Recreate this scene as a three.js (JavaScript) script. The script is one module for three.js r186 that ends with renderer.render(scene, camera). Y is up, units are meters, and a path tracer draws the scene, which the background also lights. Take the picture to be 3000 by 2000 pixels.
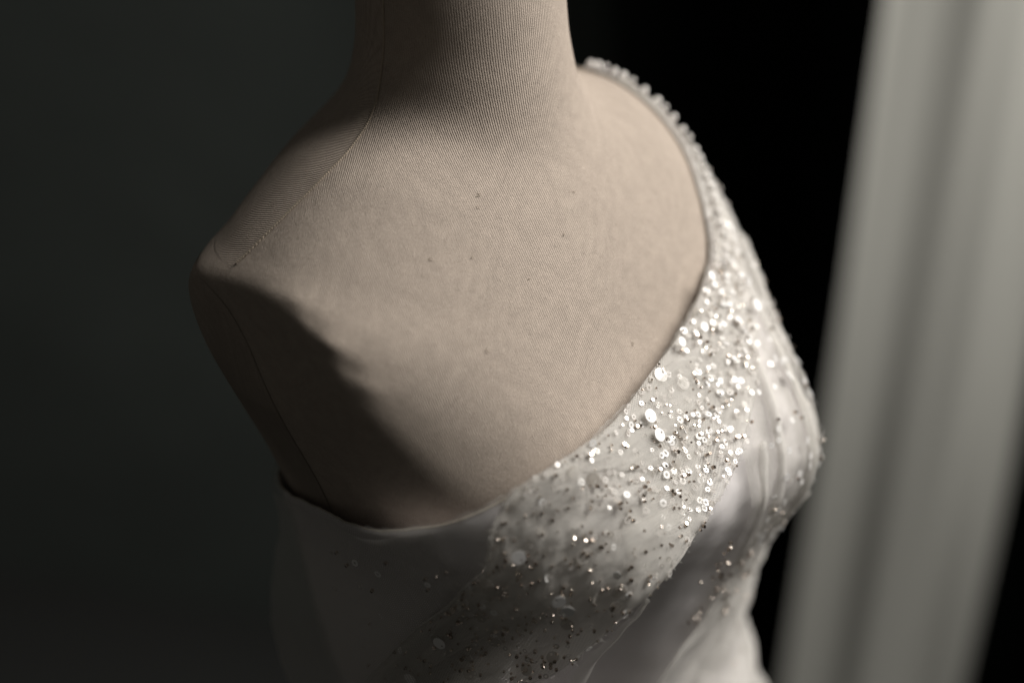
import * as THREE from 'three';
import { mergeGeometries } from 'three/addons/utils/BufferGeometryUtils.js';
import { ImprovedNoise } from 'three/addons/math/ImprovedNoise.js';
import { RectAreaLightUniformsLib } from 'three/addons/lights/RectAreaLightUniformsLib.js';

// ---------------------------------------------------------------- camera, light, exposure
const renderer = new THREE.WebGLRenderer({ antialias: true });
renderer.toneMapping = THREE.LinearToneMapping;
renderer.toneMappingExposure = 1;
renderer.shadowMap.enabled = true;
const scene = new THREE.Scene();
scene.background = new THREE.Color(0.0450, 0.0430, 0.0385);

const camera = new THREE.PerspectiveCamera(26.97, 1024 / 682, 0.05, 30);
{
  const yaw = 46 * Math.PI / 180, pitch = 23 * Math.PI / 180, roll = 4 * Math.PI / 180;
  const f = new THREE.Vector3(Math.sin(yaw) * Math.cos(pitch), -Math.sin(pitch), -Math.cos(yaw) * Math.cos(pitch));
  const r = new THREE.Vector3(Math.cos(yaw), 0, Math.sin(yaw));
  const u = new THREE.Vector3().crossVectors(r, f);
  camera.position.set(-0.561, 1.578, 0.5585);
  camera.up.copy(u).multiplyScalar(Math.cos(roll)).addScaledVector(r, Math.sin(roll));
  camera.lookAt(camera.position.clone().add(f));
  camera.focus = 0.748;
  camera.userData.fStop = 1.5;
}
RectAreaLightUniformsLib.init();
const WIN = { at: new THREE.Vector3(0.91, 2.36, 0.93), look: new THREE.Vector3(0, 1.22, 0.05), w: 0.85, h: 1.25, glow: 16.5 };
const windowLight = new THREE.RectAreaLight(new THREE.Color(1.0, 0.962, 0.91), WIN.glow, WIN.w, WIN.h);
windowLight.name = 'window_light';
windowLight.position.copy(WIN.at);
windowLight.lookAt(WIN.look);
scene.add(windowLight);

// ---------------------------------------------------------------- helpers
let seed = 20240611;
const rnd = () => { seed = (seed + 0x6d2b79f5) | 0; let t = Math.imul(seed ^ (seed >>> 15), 1 | seed); t = (t + Math.imul(t ^ (t >>> 7), 61 | t)) ^ t; return ((t ^ (t >>> 14)) >>> 0) / 4294967296; };
const gauss = () => (rnd() + rnd() + rnd() + rnd() - 2) * 1.7;
const perlin = new ImprovedNoise();
const noise = (x, y, z) => perlin.noise(x + 31.7, y + 17.3, z + 5.1);
const clamp = THREE.MathUtils.clamp, lerp = THREE.MathUtils.lerp, smooth = THREE.MathUtils.smoothstep;
const V = (x, y, z) => new THREE.Vector3(x, y, z);
const used = {};
function numbered(name) { const n = used[name] = (used[name] ?? -1) + 1; return n ? name + '_' + String(n).padStart(3, '0') : name; }
function part(name, geo, mat, parent, label) {
  const m = new THREE.Mesh(geo, mat);
  m.name = name; m.castShadow = m.receiveShadow = true;
  if (label) m.userData.label = label;
  (parent ?? scene).add(m);
  return m;
}
function thing(name, label, category) {
  const g = new THREE.Group(); g.name = name; g.userData = { label, category }; scene.add(g); return g;
}
// curve through [x, y] pairs, evaluated at x (x rising)
function through(pts) {
  return (x) => {
    const n = pts.length;
    if (x <= pts[0][0]) return pts[0][1];
    if (x >= pts[n - 1][0]) return pts[n - 1][1];
    let i = 0; while (pts[i + 1][0] < x) i++;
    const t = (x - pts[i][0]) / (pts[i + 1][0] - pts[i][0]);
    const sl = (k) => { const a = Math.max(k - 1, 0), b = Math.min(k + 1, n - 1); return (pts[b][1] - pts[a][1]) / (pts[b][0] - pts[a][0]); };
    const h = pts[i + 1][0] - pts[i][0], m0 = sl(i) * h, m1 = sl(i + 1) * h, t2 = t * t, t3 = t2 * t;
    return (2 * t3 - 3 * t2 + 1) * pts[i][1] + (t3 - 2 * t2 + t) * m0 + (-2 * t3 + 3 * t2) * pts[i + 1][1] + (t3 - t2) * m1;
  };
}
function path2(pts) { const c = new THREE.SplineCurve(pts.map((p) => new THREE.Vector2(p[0], p[1]))); return (t) => c.getPoint(clamp(t, 0, 1)); }
// sheet fn(s, t) -> Vector3 with uv in metres
function sheet(fn, ns, nt) {
  const P = [], pos = [], uv = [], idx = [];
  for (let j = 0; j <= nt; j++) for (let i = 0; i <= ns; i++) { const p = fn(i / ns, j / nt); P.push(p); pos.push(p.x, p.y, p.z); }
  const U = new Float32Array(P.length), W = new Float32Array(P.length), mid = Math.floor(ns / 2), row = ns + 1;
  for (let j = 0; j <= nt; j++) {
    for (let i = mid + 1; i <= ns; i++) U[j * row + i] = U[j * row + i - 1] + P[j * row + i].distanceTo(P[j * row + i - 1]);
    for (let i = mid - 1; i >= 0; i--) U[j * row + i] = U[j * row + i + 1] - P[j * row + i].distanceTo(P[j * row + i + 1]);
  }
  for (let i = 0; i <= ns; i++) for (let j = 1; j <= nt; j++) W[j * row + i] = W[(j - 1) * row + i] + P[j * row + i].distanceTo(P[(j - 1) * row + i]);
  for (let k = 0; k < P.length; k++) uv.push(U[k], -W[k]);
  for (let j = 0; j < nt; j++) for (let i = 0; i < ns; i++) { const a = j * row + i, b = a + 1, c = a + row, d = c + 1; idx.push(a, c, b, b, c, d); }
  const g = new THREE.BufferGeometry();
  g.setAttribute('position', new THREE.Float32BufferAttribute(pos, 3));
  g.setAttribute('uv', new THREE.Float32BufferAttribute(uv, 2));
  g.setIndex(idx); g.computeVertexNormals();
  return g;
}
const tube = (pts, r, seg = pts.length * 3, rad = 8, closed = false) => new THREE.TubeGeometry(new THREE.CatmullRomCurve3(pts, closed), seg, r, rad, closed);
function dataTex(n, m, fill, srgb) {
  const d = new Uint8Array(n * m * 4);
  for (let y = 0; y < m; y++) for (let x = 0; x < n; x++) { const c = fill(x, y), o = (y * n + x) * 4; d[o] = c[0]; d[o + 1] = c[1]; d[o + 2] = c[2]; d[o + 3] = 255; }
  const t = new THREE.DataTexture(d, n, m);
  t.wrapS = t.wrapT = THREE.RepeatWrapping; t.magFilter = THREE.LinearFilter;
  if (srgb) t.colorSpace = THREE.SRGBColorSpace;
  t.needsUpdate = true;
  return t;
}

// ---------------------------------------------------------------- materials
// ribbed linen: 64 ribs on a tile of 86 mm
const RIBS = 64, RIB = 0.00135, TILE = RIBS * RIB;
const wrapNoise = (x, y, n, f, s) => {   // noise that repeats after one tile
  const a = (x / n) * Math.PI * 2, b = (y / n) * Math.PI * 2, R = f / (Math.PI * 2);
  return noise(Math.cos(a) * R + s, Math.sin(a) * R + Math.cos(b) * R * 1.31, Math.sin(b) * R * 1.31 - s);
};
const slubs = [];
for (let i = 0; i < 200; i++) slubs.push({ x: rnd() * 1024, y: rnd() * 1024, l: 3 + rnd() * 9, w: 1.2 + rnd() * 1.8, d: rnd() < 0.72 ? -1 : 0.7, a: 0.3 + rnd() * 0.6 });
const slubField = new Float32Array(1024 * 1024);
for (const s of slubs) for (let y = -14; y <= 14; y++) for (let x = -6; x <= 6; x++) {
  const q = (x / s.w) ** 2 + (y / s.l) ** 2;
  if (q < 4) slubField[(((s.y + y) & 1023) * 1024) + ((s.x + x) & 1023)] += s.d * s.a * Math.exp(-q);
}
const ribAt = (x, y) => {
  const wob = wrapNoise(x, y, 1024, 40, 2) * 0.16;
  const ph = (x / 1024) * RIBS + wob, f = ph - Math.floor(ph);
  const thread = 0.5 + 0.5 * Math.sin((y / 1024) * 128 * Math.PI * 2 + (Math.floor(ph) % 2) * Math.PI);
  return Math.pow(Math.abs(Math.sin(f * Math.PI)), 0.7) * (0.92 + 0.08 * thread);
};
const linenMap = dataTex(1024, 1024, (x, y) => {
  const n = wrapNoise(x, y, 1024, 14, 9) * 0.06 + wrapNoise(x, y, 1024, 160, 4) * 0.16 + (rnd() - 0.5) * 0.10;
  const rib = ribAt(x, y), k = clamp(0.84 + 0.08 * rib + n * .7 + slubField[y * 1024 + x] * 0.26, 0, 1);
  return [k * 181, k * 168, k * 156];
}, true);
const linenBump = dataTex(1024, 1024, (x, y) => { const v = clamp(ribAt(x, y) * 0.8 + wrapNoise(x, y, 1024, 130, 7) * 0.25 + slubField[y * 1024 + x] * 0.1, 0, 1) * 255; return [v, v, v]; });
for (const t of [linenMap, linenBump]) t.repeat.set(1 / TILE, 1 / TILE);
const linen = new THREE.MeshPhysicalMaterial({ color: 0xffffff, map: linenMap, bumpMap: linenBump, bumpScale: 0.00032, roughness: 0.92, specularIntensity: 0.3, side: THREE.DoubleSide });
linen.sheen = 0.25; linen.sheenColor = new THREE.Color(0.8, 0.74, 0.66); linen.sheenRoughness = 0.6;
const linenThread = new THREE.MeshStandardMaterial({ color: new THREE.Color(0.40, 0.335, 0.265), roughness: 0.9 });

const satinBump = dataTex(256, 256, () => { const v = 90 + rnd() * 120; return [v, v, v]; });
satinBump.repeat.set(1 / 0.05, 1 / 0.05);
const satin = new THREE.MeshPhysicalMaterial({ color: new THREE.Color(0.72, 0.695, 0.71), roughness: 0.66, specularIntensity: 0.4, bumpMap: satinBump, bumpScale: 0.00012, side: THREE.DoubleSide });
const binding = new THREE.MeshStandardMaterial({ color: new THREE.Color(0.36, 0.32, 0.26), roughness: 0.8 });

// hexagonal net: 16 x 8 double rows on a tile
const CELL = 0.0014, NETW = 16 * CELL, NETH = 8 * CELL * Math.sqrt(3);
const netTex = (width, hole, thread) => {
  const t = dataTex(512, 444, (px, py) => {
    const x = (px / 512) * 16, y = (py / 444) * 8 * Math.sqrt(3);
    let d1 = 9, d2 = 9;
    for (let j = Math.floor(y / (Math.sqrt(3) / 2)) - 1; j <= Math.floor(y / (Math.sqrt(3) / 2)) + 2; j++) for (let i = -1; i <= 2; i++) {
      const cy = j * Math.sqrt(3) / 2, cx = Math.floor(x) + i + (((j % 2) + 2) % 2 ? 0.5 : 0), d = Math.hypot(x - cx, y - cy);
      if (d < d1) { d2 = d1; d1 = d; } else if (d < d2) d2 = d;
    }
    const e = (d2 - d1) * 0.5, v = lerp(thread, hole, smooth(e, width * 0.5, width * 1.1)) * 255;
    return [v, v, v];
  });
  t.repeat.set(1 / NETW, 1 / NETH);
  return t;
};
const netFine = netTex(0.17, 0.03, 0.9), netDense = netTex(0.24, 0.04, 0.95);
const tulleMat = (alphaMap, color, rot = 0, opacity = 1) => {
  const t = alphaMap.clone(); t.rotation = rot; t.needsUpdate = true;
  return new THREE.MeshPhysicalMaterial({ color, alphaMap: t, transparent: true, opacity, roughness: 0.85, transmission: 0.35, thickness: 0, ior: 1.3, specularIntensity: 0.4, side: THREE.DoubleSide });
};
const ivory = new THREE.Color(0.70, 0.68, 0.645);
const tulleA = tulleMat(netFine, ivory, 0.35), tulleB = tulleMat(netDense, ivory, -0.22), tulleC = tulleMat(netFine, ivory, 0.9, 0.65);
const tulleEdge = new THREE.MeshPhysicalMaterial({ color: ivory, roughness: 0.8, transparent: true, opacity: 0.55, transmission: 0.3, thickness: 0, side: THREE.DoubleSide });

const film = new THREE.MeshPhysicalMaterial({ color: new THREE.Color(0.93, 0.91, 0.89), roughness: 0.2, transmission: 0.7, thickness: 0, ior: 1.75, side: THREE.DoubleSide });
const filmDull = new THREE.MeshPhysicalMaterial({ color: new THREE.Color(0.84, 0.82, 0.79), roughness: 0.3, transmission: 0.8, thickness: 0, ior: 1.55, side: THREE.DoubleSide });
const pearl = new THREE.MeshPhysicalMaterial({ color: new THREE.Color(0.80, 0.79, 0.78), roughness: 0.42, metalness: 0, specularIntensity: 1, ior: 1.8, side: THREE.DoubleSide });
const beadMetal = new THREE.MeshStandardMaterial({ color: new THREE.Color(0.72, 0.64, 0.57), roughness: 0.2, metalness: 1 });
const beadDark = new THREE.MeshStandardMaterial({ color: new THREE.Color(0.40, 0.33, 0.28), roughness: 0.25, metalness: 1 });
const crystal = new THREE.MeshPhysicalMaterial({ color: new THREE.Color(0.96, 0.94, 0.92), roughness: 0.08, transmission: 0.75, thickness: 0.003, ior: 1.55 });
const beadPale = new THREE.MeshPhysicalMaterial({ color: new THREE.Color(0.78, 0.75, 0.72), roughness: 0.12, clearcoat: 1, clearcoatRoughness: 0.04 });
const beadWhite = new THREE.MeshPhysicalMaterial({ color: new THREE.Color(0.50, 0.455, 0.42), roughness: 0.15, clearcoat: 1, clearcoatRoughness: 0.05 });

// ---------------------------------------------------------------- the dress form
const K = [ // height in front, at the side, at the back; half width; reach to front and back; squareness
  [1.520, 1.520, 1.520, .055, .052, -.060, 2.0],
  [1.455, 1.456, 1.458, .057, .054, -.062, 2.0],
  [1.415, 1.420, 1.424, .060, .056, -.068, 2.0],
  [1.374, 1.396, 1.402, .072, .063, -.079, 2.0],
  [1.340, 1.374, 1.378, .112, .080, -.094, 2.1],
  [1.304, 1.343, 1.346, .155, .098, -.108, 2.2],
  [1.274, 1.316, 1.318, .184, .110, -.116, 2.3],
  [1.228, 1.258, 1.262, .186, .130, -.106, 1.92],
  [1.178, 1.180, 1.185, .170, .142, -.092, 1.85],
  [1.110, 1.110, 1.110, .155, .135, -.080, 2.1],
  [1.022, 1.022, 1.022, .143, .123, -.064, 2.1],
  [.920, .920, .920, .172, .148, -.092, 2.1],
  [.820, .820, .820, .192, .160, -.120, 2.2],
];
const NV = K.length - 1;
function ring(v) {
  v = clamp(v, 0, NV); const i = Math.min(Math.floor(v), NV - 1), t = v - i;
  const A = K[Math.max(i - 1, 0)], B = K[i], C = K[i + 1], D = K[Math.min(i + 2, NV)];
  return B.map((b, k) => { const a = A[k], c = C[k], d = D[k]; return .5 * ((2 * b) + (c - a) * t + (2 * a - 5 * b + 4 * c - d) * t * t + (3 * b - a - 3 * c + d) * t * t * t); });
}
const smin = (a, b, k) => { const h = Math.max(k - Math.abs(a - b), 0) / k; return Math.min(a, b) - h * h * k * .25; };
const dent = (th, v) => .080 * Math.exp(-(((th + .40) / .27) ** 2 + ((v - 9.25) / (v > 9.25 ? 1.5 : .85)) ** 2));
const PUCKERS = [[-1.30, 5.40, .06, .12, .0022], [-1.20, 5.62, .05, .12, -.0016], [-1.10, 5.86, .07, .12, .0032], [-1.02, 6.1, .05, .10, -.0018], [-.96, 6.25, .06, .12, .0022], [-1.42, 5.26, .05, .1, -.0012]];
const pucker = (th, v) => { let k = 0; for (const [a, b, sa, sb, h] of PUCKERS) k += .34 * h * Math.exp(-(((th - a) / sa) ** 2 + ((v - b) / sb) ** 2)); return k; };
let dentOn = 1;
function body(th, v) {
  const [yF, yS, yB, a, zf, zb, n] = ring(v), s = Math.sin(th), c = Math.cos(th), e = 2 / n;
  const cc = Math.sign(c) * Math.abs(c) ** e, ss = Math.sign(s) * Math.abs(s) ** e;
  let x = a * ss;
  const zc = (zf + zb) / 2;
  let z = zc + (zf - zb) / 2 * cc;
  let y = yS + ((c > 0 ? yF : yB) - yS) * c * c;
  if (x > 0) y += .008 * Math.exp(-(((v - 4.2) / 1.1) ** 2)) * smooth(x, .055, .105);
  const g = (bx) => Math.exp(-(((x - bx) / .056) ** 2 + ((y - 1.186) / (y > 1.186 ? .062 : .052)) ** 2));
  if (z > 0) z += .038 * (g(.082) + g(-.082) * .8 + .35 * Math.exp(-((x / .05) ** 2 + ((y - 1.19) / .05) ** 2))) * Math.min(1, z / .05);
  const xp = .1385 + .031 * smooth(y, 1.15, 1.29);
  if (v > 3.5) {
    const r = (Math.abs((Math.abs(th) - 2.083) / .468) ** 3 + Math.abs((v - 6.9) / 1.25) ** 3) ** (1 / 3);
    x = Math.sign(x) * smin(Math.abs(x), xp, lerp(.035, .012, smooth(y, 1.22, 1.30)));
    x -= Math.sign(x) * .0003 * Math.exp(-(((r - 1) / .045) ** 2));
  }
  if (x > 0) x *= 1 - .118 * Math.exp(-(((v - 6.1) / 1.1) ** 2));
  z -= dentOn * dent(th, v);
  const pk = pucker(th, v);
  x -= pk * .7; z += pk * .7;
  return V(x, y, z);
}
function frame(th, v) {
  const h = 0.004, p = body(th, v), a = body(th + h, v).sub(body(th - h, v)), b = body(th, v + h * 4).sub(body(th, v - h * 4));
  return [p, b.cross(a).normalize()];
}
function surf(th, v, off) { const [p, n] = frame(th, v); return p.addScaledVector(n, off); }

// the same without the hollow that the wrap bridges
function frameOver(th, v) { dentOn = 0; const r = frame(th, v); dentOn = 1; return r; }
function surfOver(th, v, off) { const [p, n] = frameOver(th, v); return p.addScaledVector(n, off); }

const seamTh = through([[0, 1.53], [1.94, 1.59], [2.72, 1.575], [3.22, 1.54], [3.63, 1.515], [4, 1.535], [4.36, 1.58], [4.69, 1.63], [5.17, 1.70]]);
const form = thing('dress_form', 'headless beige linen dress form torso with a bare sloping shoulder, wearing the sequined gown', 'dress form');
{
  const NT = 420, NW = 400, pos = [], uv = [], idx = [], P = [];
  for (let j = 0; j <= NW; j++) for (let i = 0; i <= NT; i++) { const p = body(-Math.PI + 2 * Math.PI * i / NT, NV * j / NW); P.push(p); }
  const row = NT + 1, mid = NT / 2, U = new Float32Array(P.length);
  for (let j = 0; j <= NW; j++) {
    for (let i = mid + 1; i <= NT; i++) U[j * row + i] = U[j * row + i - 1] + P[j * row + i].distanceTo(P[j * row + i - 1]);
    for (let i = mid - 1; i >= 0; i--) U[j * row + i] = U[j * row + i + 1] - P[j * row + i].distanceTo(P[j * row + i + 1]);
  }
  for (let j = 0; j <= NW; j++) for (let i = 0; i <= NT; i++) {
    const p = P[j * row + i];
    pos.push(p.x, p.y, p.z);
    const th = -Math.PI + 2 * Math.PI * i / NT, v = NV * j / NW, back = v < 5.25 && Math.abs(th) > seamTh(v);   // the back is cut as a piece of its own, on the straight grain
    if (back) uv.push(p.x * 1.3, p.z * 1.05 + p.y * .3); else uv.push(U[j * row + i], p.y * 1.05 + p.z * 0.2);
  }
  for (let j = 0; j < NW; j++) for (let i = 0; i < NT; i++) { const a = j * row + i, b = a + 1, c = a + row, d = c + 1; idx.push(a, c, b, b, c, d); }
  const top = P.length; pos.push(0, 1.523, -.004); uv.push(0, 0);
  for (let i = 0; i < NT; i++) idx.push(top, i, i + 1);
  const g = new THREE.BufferGeometry();
  g.setAttribute('position', new THREE.Float32BufferAttribute(pos, 3));
  g.setAttribute('uv', new THREE.Float32BufferAttribute(uv, 2));
  g.setIndex(idx); g.computeVertexNormals();
  part('torso', g, linen, form);
  // shoulder seams and their stitches
  for (const sg of [1, -1]) {
    const line = path2([[-1.56, .6], [-1.59, 1.94], [-1.575, 2.72], [-1.54, 3.22], [-1.515, 3.63], [-1.535, 4.0], [-1.58, 4.36], [-1.63, 4.69], [-1.70, 5.17]]);
    const pts = []; for (let i = 0; i <= 60; i++) { const q = line(i / 60); pts.push(surf(q.x * sg, q.y, .0001)); }
    const seam = part('shoulder_seam', tube(pts, .0006, 180, 6), linenThread, form);
    const st = [];
    for (let i = 0; i < 92; i++) {
      const q = line((i + .5) / 92), q2 = line((i + .9) / 92), a = surf((q.x + .006) * sg, q.y, .0004), b = surf((q2.x + .010) * sg, q2.y, .0004);
      st.push(tube([a, a.clone().lerp(b, .5).addScaledVector(frame(q.x * sg, q.y)[1], .0004), b], .00028, 4, 5));
    }
    const s = part('stitching', mergeGeometries(st), linenThread, seam); s.userData.kind = 'stuff';
  }
  // arm plates: an oval of cloth laid on each cut arm end with a piped rim
  for (const sg of [1, -1]) {
    const lo = -2.55, hi = -1.615, cth = (lo + hi) / 2, cv = 6.9, rv = 1.25;
    const at = (s, r) => { const x = Math.cos(s), y = Math.sin(s), q = Math.max(Math.abs(x), Math.abs(y)), k = Math.pow(Math.pow(Math.abs(x), 3) + Math.pow(Math.abs(y), 3), -1 / 3) * r; return [(cth + x * k * (hi - lo) / 2) * sg, cv + y * k * rv + 0 * q]; };
    const pg = sheet((s, t) => { const [th, v] = at(s * Math.PI * 2, 1 - t * .999); return surf(th, v, .0004); }, 96, 14);
    part('arm_plate', pg, linen, form);
  }
}

// ---------------------------------------------------------------- the gown
const gown = thing('wedding_gown', 'ivory one-shoulder satin and tulle gown with sequins and beads, worn by the dress form', 'wedding dress');
const neckline = through([[-3.3, 7.9], [-2.4, 7.85], [-1.8, 7.70], [-1.443, 7.60], [-1.218, 7.531], [-.995, 7.436], [-.879, 7.376], [-.746, 7.258], [-.555, 7.026], [-.388, 6.825], [-.228, 6.668], [-.1, 6.545], [.005, 6.405], [.127, 6.217], [.253, 6.041], [.391, 5.905], [.48, 5.865], [.574, 5.692], [.682, 5.384], [.783, 5.121], [.919, 4.863], [1.102, 4.45], [1.27, 4.0], [1.42, 3.78], [1.65, 3.75], [1.85, 4.1], [2.1, 5.2], [2.5, 6.8], [3.3, 7.9]]);
const gape = (th, v) => .010 * Math.exp(-(((th + 1.12) / .42) ** 2)) * Math.exp(-Math.max(0, v - neckline(th)) / .55);
const slim = (th, v) => 1 - .72 * smooth(th, .22, .5) * (1 - smooth(v, 5.4, 6.7));   // the layers lie close together on the strap
const liningOff = (th, v) => .0042 * slim(th, v) + gape(th, v) + .003 * smooth(th, .1, .9) * smooth(v, 5.5, 7) + (.0009 * noise(th * 6 + v, v * 5 - th * 4, 2) + .0005 * noise(th * 17, v * 9 + th * 11, 7)) * smooth(v, 6.2, 7.2);
{
  const vTop = (th) => neckline(th);
  const outer = sheet((s, t) => { const th = lerp(-Math.PI, Math.PI, s), a = vTop(th), v = lerp(a, NV, t); return surf(th, v, liningOff(th, v)); }, 360, 200);
  part('bodice', outer, satin, gown);
  const facing = sheet((s, t) => { const th = lerp(-Math.PI, Math.PI, s), a = vTop(th), v = a + t * .7; return surf(th, v, Math.max(liningOff(th, v) - .0016 * Math.min(1, t * 8), .001)); }, 360, 14);
  part('facing', facing, satin, gown);
  const pts = []; for (let i = 0; i <= 220; i++) { const th = lerp(-2.9, 2.9, i / 220); pts.push(surf(th, vTop(th), liningOff(th, vTop(th)))); }
  part('neckline_edge', tube(pts, .0005, 500, 6), binding, gown);
}
function lay(p, d) { // normal of a sheet function by differences
  const [s, t, fn] = d, e = .004, a = fn(s + e, t).sub(fn(s - e, t)), b = fn(s, t + e).sub(fn(s, t - e));
  let n = b.cross(a).normalize(); const out = V(p.x, 0, p.z); if (n.dot(out) < 0) n.negate(); return n;
}
// a soft creasing of the net
const crease = (p, k, f) => k * (noise(p.x * f, p.y * f, p.z * f) + .5 * noise(p.x * f * 2.3, p.y * f * 2.3, p.z * f * 2.3));
const overOff = (th, v) => liningOff(th, v) + (.0024 + .0012 * noise(th * 7, v * 2.2, 3)) * slim(th, v);
part('tulle_overlay', sheet((s, t) => { const th = lerp(-2.7, 1.75, s), v = lerp(neckline(th) - .05 - .03 * noise(th * 40, 2, 1), NV - .2, t); return surf(th, v, overOff(th, v)); }, 360, 160), tulleC, gown);

// the wrap: a band of sequined tulle from the shoulder across the bust to the side
const wrapTop = path2([[1.30, 3.98], [1.0, 4.72], [.72, 5.27], [.52, 5.8], [.3, 5.9], [.127, 6.17], [-.1, 6.47], [-.3, 6.7], [-.506, 6.9], [-.66, 7.1], [-.768, 7.38], [-.838, 7.68], [-.942, 7.92], [-1.03, 8.13], [-1.361, 8.79], [-1.75, 9.5]]);
const wrapHem = path2([[1.62, 4.4], [1.3, 4.9], [1.0, 5.5], [.75, 6.1], [.5, 6.6], [.297, 7.05], [.14, 7.35], [0, 7.53], [-.15, 7.68], [-.27, 7.8], [-.42, 7.95], [-.524, 8.13], [-.6, 8.4], [-.681, 8.64], [-.85, 8.9], [-1.2, 9.5], [-1.7, 10.2]]);
const wrapAt = (s, t, lift) => {
  const a = wrapTop(t), b = wrapHem(t), th = lerp(a.x, b.x, s), v = lerp(a.y, b.y, s);
  const free = smooth(s, .62, 1) * smooth(t, .25, .45);
  const pl = .0011 * Math.sin(s * 21 + 3 * noise(t * 5, s * 2, 1)) * smooth(t, .25, .8) * smooth(s, 0, .08);
  const off = liningOff(th, v) + slim(th, v) * (.0055 + lift + .007 * free + pl + .0016 * noise(s * 5, t * 11, lift * 900) + .0008 * noise(s * 13 + t * 6, t * 30 - s * 9, lift * 900) + .00035 * noise(s * 31 + t * 20, t * 62, 4));
  return surfOver(th, v, off);
};
const wrap = part('tulle_wrap', sheet((s, t) => wrapAt(s, t, .0016), 90, 260), tulleB, gown);
part('under_layer', sheet((s, t) => wrapAt(.02 + s * .95, t, 0), 90, 260), tulleA, wrap);
{
  const hem = [], top = [];
  for (let i = 0; i <= 200; i++) { hem.push(wrapAt(1, i / 200, .0016)); if (i > 120) top.push(wrapAt(0, i / 200, .0018)); }
  part('wrap_hem', tube(hem, .0004, 420, 5), tulleEdge, wrap);
  part('wrap_fold', tube(top, .0009, 200, 5), tulleEdge, wrap);
}
// folded-over parts of the wrap, each a further layer of net with its own edge
for (const [s0, s1, t0, t1, sk] of [[.02, .42, .56, .92, .10], [.30, .86, .60, .78, -.16], [.55, .99, .47, .64, .12], [.05, .55, .34, .52, -.08]]) {
  const at = (s, t) => { const tt = lerp(t0, t1, t) + sk * (s - .5) + .012 * noise(s * 4, t * 3, t0 * 9), ss = lerp(s0, s1, s) + .05 * noise(t * 3, s, t1 * 9); return wrapAt(clamp(ss, .01, .99), clamp(tt, .01, .99), .0024 + .0012 * Math.sin(s * Math.PI)); };
  const f = part('fold', sheet(at, 40, 60), tulleA, wrap), e = [];
  for (let i = 0; i <= 40; i++) e.push(at(i / 40, 0));
  for (let i = 1; i <= 30; i++) e.push(at(1, i / 30));
  wrap.remove(f); const fe = tube(e, .00028, 160, 5);
  part('fold', mergeGeometries([f.geometry, fe]), tulleA, wrap);
}
// frayed threads along the cut edges of the net
{
  const hairs = [];
  for (let i = 0; i < 260; i++) {
    const e = rnd() < .6 ? 0 : 1, t = e ? lerp(.3, 1, rnd()) : lerp(.45, .95, rnd()), p = wrapAt(e, t, .002), n = lay(p, [clamp(e, .01, .99), t, (a, b) => wrapAt(a, b, .002)]);
    const d = V(gauss(), gauss(), gauss()).addScaledVector(n, 1.2).normalize(), l = .0012 + rnd() * .0026;
    hairs.push(tube([p, p.clone().addScaledVector(d, l * .5), p.clone().addScaledVector(d, l).add(V(gauss(), gauss(), gauss()).multiplyScalar(.0006))], .00011, 4, 4));
  }
  part('fray', mergeGeometries(hairs), tulleEdge, wrap).userData.kind = 'stuff';
}
// pleats over the far breast
const pleatOff = (s, t) => .0028 * Math.pow(.5 + .5 * Math.sin(s * 30 + 2.6 * noise(s * 3, t * 2, 4)), 2) * smooth(t, .12, .5) + .0014 * noise(s * 9, t * 12, 6);
part('pleated_tulle', sheet((s, t) => { const th = lerp(.16, 1.55, s) - .06 * t * (1 - s), v = lerp(Math.max(neckline(th) + .35, 5.0), 9.9, t); return surf(th, v, liningOff(th, v) + .004 + pleatOff(s, t)); }, 200, 120), tulleA, gown);
// narrow folds of net lying over the far breast and the waist
for (const [a0, v0, a1, v1, a2, v2, w] of [[.40, 6.7, .30, 7.8, .24, 8.9, .05], [.62, 6.2, .50, 7.6, .40, 9.1, .06], [.80, 6.2, .68, 7.4, .55, 9.2, .05], [.24, 7.5, .19, 8.3, .30, 9.6, .035], [.95, 6.5, .82, 7.8, .68, 9.4, .05], [.52, 7.0, .44, 8.2, .20, 9.3, .03]]) {
  const c = path2([[a0, v0], [a1, v1], [a2, v2]]);
  const at = (s, t) => { const q = c(t), th = q.x + (s - .5) * w * (1 + .4 * noise(t * 4, a0 * 9, 1)); return surf(th, q.y, liningOff(th, q.y) + .0062 + .0034 * Math.sin(s * Math.PI) * (.6 + .6 * noise(t * 3, a0 * 5, 3))); };
  const g1 = sheet(at, 12, 60); const e = []; for (let i = 0; i <= 40; i++) e.push(at(0, i / 40));
  part('fold', mergeGeometries([g1, tube(e, .00035, 90, 5)]), tulleB, gown);
}
// gathered drape from the far waist down across the front
const drTop = path2([[.95, 8.4], [.55, 8.5], [.25, 8.7], [.14, 8.93], [.06, 9.15], [-.05, 9.3], [-.15, 9.5], [-.3, 9.9]]);
const drHem = path2([[1.15, 10.9], [.8, 11], [.5, 11.1], [.3, 11.1], [.15, 11.1], [.02, 11.1], [-.1, 11.2], [-.25, 11.4]]);
const drapeAt = (s, t, lift) => {
  const a = drTop(t), b = drHem(t), th = lerp(a.x, b.x, s), v = lerp(a.y, b.y, s);
  const pl = .0042 * Math.pow(.5 + .5 * Math.sin(s * 30 + 2.5 * noise(t * 3, s * 3, 8)), 2.2);
  return surfOver(th, v, liningOff(th, v) + .005 + lift + pl * smooth(s, -.02, .1));
};
const drape = part('draped_tulle', sheet((s, t) => drapeAt(s, t, .001), 140, 120), tulleB, gown);
{
  const top = []; for (let i = 0; i <= 80; i++) top.push(drapeAt(.012, i / 80, .0012));
  part('drape_fold', tube(top, .0008, 200, 5), tulleEdge, drape);
}
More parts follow.
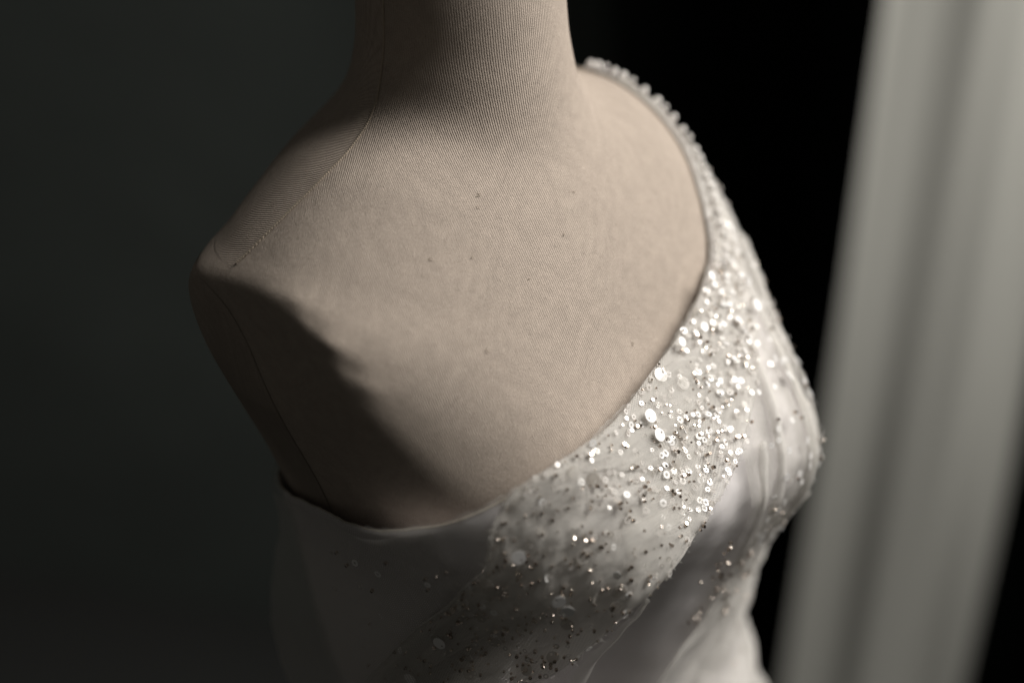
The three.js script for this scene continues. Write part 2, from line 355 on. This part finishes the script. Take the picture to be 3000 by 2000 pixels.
// narrow folded strip of net hanging from the wrap hem
const stripAt = (s, t) => { const th = lerp(-.43, -.56, t) + (s - .5) * lerp(.015, .09, t), v = lerp(8.2, 9.1, t); return surfOver(th, v, liningOff(th, v) + .0065 + .0025 * Math.sin(s * Math.PI)); };
part('net_fold', sheet(stripAt, 16, 60), tulleA, gown);
// loose side panel that stands away from the waist
part('side_tulle', sheet((s, t) => { const th = lerp(-2.75, -.95, s), v = lerp(neckline(th) + .02, 10.6, t); const b = Math.sin(clamp((s) / .95, 0, 1) * Math.PI); return surf(th, v, liningOff(th, v) + .004 + .030 * smooth(t, 0, .55) * b + .002 * Math.sin(s * 24 + t * 3)); }, 120, 90), tulleC, gown);

// lint and broken threads on the linen
{
  const bits = [];
  for (let i = 0; i < 11; i++) {
    const th = lerp(-1.2, .4, rnd()), v = lerp(3.6, 6.6, rnd()); if (v > neckline(th) - .2) continue;
    const [p, n] = frame(th, v), d = V(gauss(), gauss(), gauss()).projectOnPlane(n).normalize(), e = d.clone().cross(n), l = .0008 + rnd() * .0016;
    bits.push(tube([p.clone().addScaledVector(n, .0002), p.clone().addScaledVector(d, l * .5).addScaledVector(e, l * .4 * gauss()).addScaledVector(n, .0008), p.clone().addScaledVector(d, l).addScaledVector(e, l * .5 * gauss()).addScaledVector(n, .0003)], .00016, 8, 5));
  }
  part('lint', mergeGeometries(bits), linenThread, form).userData.kind = 'stuff';
}
// ---- sequins and beads
function ringGeo(r, hole, hx, hy, n, t) {
  const sh = new THREE.Shape(); sh.absarc(0, 0, r, 0, Math.PI * 2);
  const h = new THREE.Path(); h.absarc(hx, hy, hole, 0, Math.PI * 2, true); sh.holes.push(h);
  const g = new THREE.ExtrudeGeometry(sh, { depth: t, bevelEnabled: false, curveSegments: n });
  return g;
}
const ringGeos = [ringGeo(.0019, .00082, 0, 0, 9, .00018), ringGeo(.0017, .00075, .0001, 0, 9, .00018)];
const pailGeo = ringGeo(.0036, .00075, 0, .0020, 14, .0002);
const beadGeo = (() => { const pr = [[.00042, -.0009], [.00088, -.0009], [.00098, -.0007], [.00098, .0007], [.00088, .0009], [.00042, .0009], [.00042, -.0009]].map((p) => new THREE.Vector2(p[0], p[1])); const g = new THREE.LatheGeometry(pr, 7).toNonIndexed(); g.computeVertexNormals(); return g; })();
const ballGeo = new THREE.IcosahedronGeometry(.00165, 2);
function place(mesh, p, n, jitter) {
  const d = n.clone().add(V(gauss(), gauss(), gauss()).multiplyScalar(jitter)).normalize();
  mesh.quaternion.setFromUnitVectors(V(0, 0, 1), d);
  mesh.rotateZ(rnd() * 6.283);
  mesh.position.copy(p).addScaledVector(n, .0012);
}

const wrapFn = (s, t) => wrapAt(s, t, .0018);
const overFn = (th, v) => surf(th, v, liningOff(th, v) + .0075);
const count = { ring_sequin: 0, bead: 0, paillette: 0 }, LIMIT = 300, rest = { ring_sequin: [], bead: [] };
function sequin(kind, p, n, mat, scale = 1) {
  const r = rnd(), m = new THREE.Mesh();
  place(m, p, n, kind === 'bead' ? .1 : .15);
  if (kind === 'bead') { m.rotateX(Math.PI / 2 * (rnd() < .8 ? 1 : .4)); m.rotateY(rnd() * 3); m.position.addScaledVector(n, .0005); }
  else if (kind === 'ring_sequin' && rnd() < .12) m.rotateX((rnd() - .5) * 1.6);
  m.scale.setScalar(scale * (.88 + .24 * rnd()));
  m.geometry = kind === 'ring_sequin' ? ringGeos[r < .6 ? 0 : 1] : kind === 'paillette' ? pailGeo : beadGeo;
  m.material = mat ?? (kind === 'bead' ? (r < .7 ? beadMetal : beadDark) : r < (kind === 'paillette' ? .12 : .38) ? pearl : r < .7 ? film : filmDull);
  if (count[kind]++ < LIMIT || kind === 'paillette') { m.name = kind; m.castShadow = m.receiveShadow = true; gown.add(m); }
  else { m.updateMatrix(); rest[kind].push(m.geometry.clone().applyMatrix4(m.matrix)); }
}
{
  const put = (kind, n, dens, mat, scale) => { let k = 0, guard = 0; while (k < n && guard++ < 40000) { const s = rnd(), t = rnd(); if (rnd() > dens(s, t)) continue; const p = wrapFn(s, t); sequin(kind, p, lay(p, [s, t, wrapFn]), mat, scale); k++; } };
  // heroes that stand out
  for (const [th, v, dim] of [[-.192, 6.78], [-.209, 6.96, 1], [.035, 7.44], [.314, 5.85, 2], [.489, 6.57], [.175, 6.3, 2], [-1.065, 8.46, 1], [-.75, 7.62, 1], [-.698, 7.98, 1], [-.681, 8.06, 1], [-1.239, 8.91, 1], [.06, 6.3, 2]]) {
    const [p, n] = frameOver(th, v); p.addScaledVector(n, liningOff(th, v) + .0105);
    const m = part('paillette', pailGeo, pearl, gown); place(m, p, n, .06); if (dim === 2) m.scale.setScalar(.75);
  }
  const scat = (kind, n, t0, t1, v0, v1, mat, scale) => { for (let i = 0; i < n; i++) { const th = lerp(t0, t1, rnd()), lo = Math.max(neckline(th) + .1, v0), v = lerp(lo, v1, rnd()), p = overFn(th, v); sequin(kind, p, frame(th, v)[1], mat, scale); } };
  scat('ring_sequin', 75, .2, .8, 6.0, 8.9, pearl, 1); scat('paillette', 9, .25, .7, 6.4, 8.8, pearl, .85);
  const clump = (s, t) => smooth(noise(s * 6, t * 18, 2), -.25, .35);
  put('ring_sequin', 195, (s, t) => smooth(t, .14, .24) * lerp(1, .22, smooth(t, .45, .7)) * (.15 + .85 * clump(s, t)));
  put('bead', 195, (s, t) => smooth(t, .12, .3) * lerp(.4, 1, smooth(t, .3, .5)) * (.3 + .7 * smooth(noise(s * 7 + 9, t * 20, 6), -.15, .3)));
  put('paillette', 26, (s, t) => s > .92 || t < .3 ? 0 : 1, filmDull);
  scat('ring_sequin', 22, -1.7, -.5, 7, 9.4); scat('bead', 34, -1.6, -.5, 7, 9.6);
  scat('ring_sequin', 40, .15, .9, 6.2, 9.4); scat('paillette', 7, .2, 1.0, 6.5, 9.4, filmDull);
  // strings of beads below the hem
  for (const [th, v] of [[.03, 8.35], [.08, 8.55], [.10, 8.75], [.16, 8.9], [.2, 8.6], [.06, 9.1], [.22, 9.2], [.3, 9.0]]) for (let i = 0; i < 6; i++) { const a = th + gauss() * .02, b = v + gauss() * .09; sequin('bead', overFn(a, b), frame(a, b)[1]); }
  scat('bead', 50, .2, 1.0, 6.6, 10); 
  // the smaller filling between them
  put('ring_sequin', 420, (s, t) => smooth(t, .14, .22) * lerp(1, .35, smooth(t, .45, .75)), undefined, .72);
  put('bead', 300, (s, t) => smooth(t, .12, .2), undefined, .62);
  put('bead', 160, (s, t) => t > .55 ? 1 : .1, undefined, .8);
  part('ring_sequin', mergeGeometries(rest.ring_sequin), film, gown).userData.kind = 'stuff';
  part('bead', mergeGeometries(rest.bead), beadMetal, gown).userData.kind = 'stuff';
  // beading along the strap and down the outer edge
  for (let i = 0; i < 130; i++) {
    const a = lerp(.42, 1.5, (i + rnd()) / 130), q = .02 + .24 * rnd(), th = a + q * .42, v = neckline(a) + q * .62;
    const m = part('crystal_bead', ballGeo, rnd() < .55 ? beadWhite : crystal, gown);
    m.position.copy(surf(th, v, liningOff(th, v) + (a > 1.3 ? .0022 : .0030))); m.scale.setScalar(.45 + rnd() * .3);
  }
  for (let i = 0; i < 24; i++) {   // larger drops along the outer edge of the strap
    const a = lerp(.40, 1.5, (i + .3 * rnd()) / 24), q = .20 + .02 * gauss(), th = a + q * .42, v = neckline(a) + q * .62;
    const m = part('crystal_bead', ballGeo, i % 3 ? beadPale : crystal, gown);
    m.position.copy(surf(th, v, liningOff(th, v) + .0048)); m.scale.setScalar(1.25 + rnd() * .3);
  }
  const edge = path2([[1.17, 6.0], [1.1, 6.6], [1.03, 7.2], [.96, 7.8], [.9, 8.4]]);
  for (let i = 0; i < 90; i++) {
    const q = edge((i + rnd()) / 90), th = q.x + gauss() * .05, v = q.y + gauss() * .1;
    const m = part('crystal_bead', ballGeo, rnd() < .55 ? beadWhite : crystal, gown);
    m.position.copy(surf(th, v, liningOff(th, v) + .0058)); m.scale.setScalar(.6 + rnd() * .4);
  }
}

// ---------------------------------------------------------------- background
{
  // directions of the view, level with the ground
  const fwd = V(Math.sin(.803), 0, -Math.cos(.803)), rgt = V(Math.cos(.803), 0, Math.sin(.803)), eye = camera.position.clone().setY(0);
  const at = (d, x, y) => eye.clone().addScaledVector(fwd, d).addScaledVector(rgt, x).setY(y);
  const plaster = dataTex(512, 512, (x, y) => { const k = 1 + wrapNoise(x, y, 512, 6, 3) * .10 + wrapNoise(x, y, 512, 40, 5) * .06 + (rnd() - .5) * .05; return [72 * k, 78 * k, 75 * k]; }, true);
  plaster.repeat.set(1 / 2, 1 / 2);
  const wg = new THREE.BoxGeometry(4, 3.4, .12);
  const wall = part('wall', wg, new THREE.MeshStandardMaterial({ map: plaster, roughness: .95 }));
  wall.rotation.y = -.803 - .40; wall.userData.kind = 'structure';
  wall.position.copy(at(2.05, .45, 1.7)).addScaledVector(V(Math.cos(-1.203), 0, -Math.sin(-1.203)), -2);
  const floor = part('floor', new THREE.BoxGeometry(7, .1, 7), new THREE.MeshStandardMaterial({ color: new THREE.Color(.016, .017, .016), roughness: .85 }));
  floor.position.set(0, -.05, 0); floor.userData.kind = 'structure';
  // dark hanging behind the form
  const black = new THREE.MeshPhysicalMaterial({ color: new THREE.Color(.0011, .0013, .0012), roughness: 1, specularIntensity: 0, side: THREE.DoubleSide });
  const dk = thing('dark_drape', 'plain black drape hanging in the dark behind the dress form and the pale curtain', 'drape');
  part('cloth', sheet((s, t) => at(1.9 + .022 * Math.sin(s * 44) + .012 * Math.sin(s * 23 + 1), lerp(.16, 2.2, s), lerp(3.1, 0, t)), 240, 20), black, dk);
  // the pale curtain
  const sheer = new THREE.MeshPhysicalMaterial({ color: new THREE.Color(.46, .46, .425), roughness: .9, transmission: .3, thickness: 0, specularIntensity: .2, side: THREE.DoubleSide });
  const cu = thing('sheer_curtain', 'pale sheer gathered curtain hanging in soft blurred folds at the right', 'curtain');
  part('cloth', sheet((s, t) => {
    const y = lerp(3.1, 0, t), lean = (y - 1.0) * .115;
    const dep = .011 * Math.sin(s * 8.5 + 1.8 * noise(s * 2, t * 2.5, 2)) + .0022 * Math.sin(s * 27 + 3 * noise(s * 3, t * 3, 7)) + .030 * noise(s * 2.2, t * 4, 5);
    return at(1.66 + dep, .43 + lean + s * .262, y);
  }, 260, 60), sheer, cu);
  // the window that lights it all
  const w = thing('window', 'tall bright window with a pale frame, to the right of the curtain', 'window');
  w.position.copy(WIN.at); w.lookAt(WIN.look);
  const white = new THREE.MeshStandardMaterial({ color: new THREE.Color(.6, .6, .58), roughness: .5 });
  const pane = part('window_pane', new THREE.BoxGeometry(WIN.w, WIN.h, .006), new THREE.MeshStandardMaterial({ color: 0x222222, emissive: new THREE.Color(1, .955, .89), emissiveIntensity: 1.2, roughness: .2 }), w);
  pane.position.z = -.012;
  for (const s of [-1, 1]) { const b = part('frame_post', new THREE.BoxGeometry(.06, WIN.h + .12, .05), white, w); b.position.set(s * (WIN.w / 2 + .03), 0, -.03); }
  for (const s of [-1, 1]) { const b = part('frame_rail', new THREE.BoxGeometry(WIN.w, .06, .05), white, w); b.position.set(0, s * (WIN.h / 2 + .03), -.03); }
}
renderer.render(scene, camera);
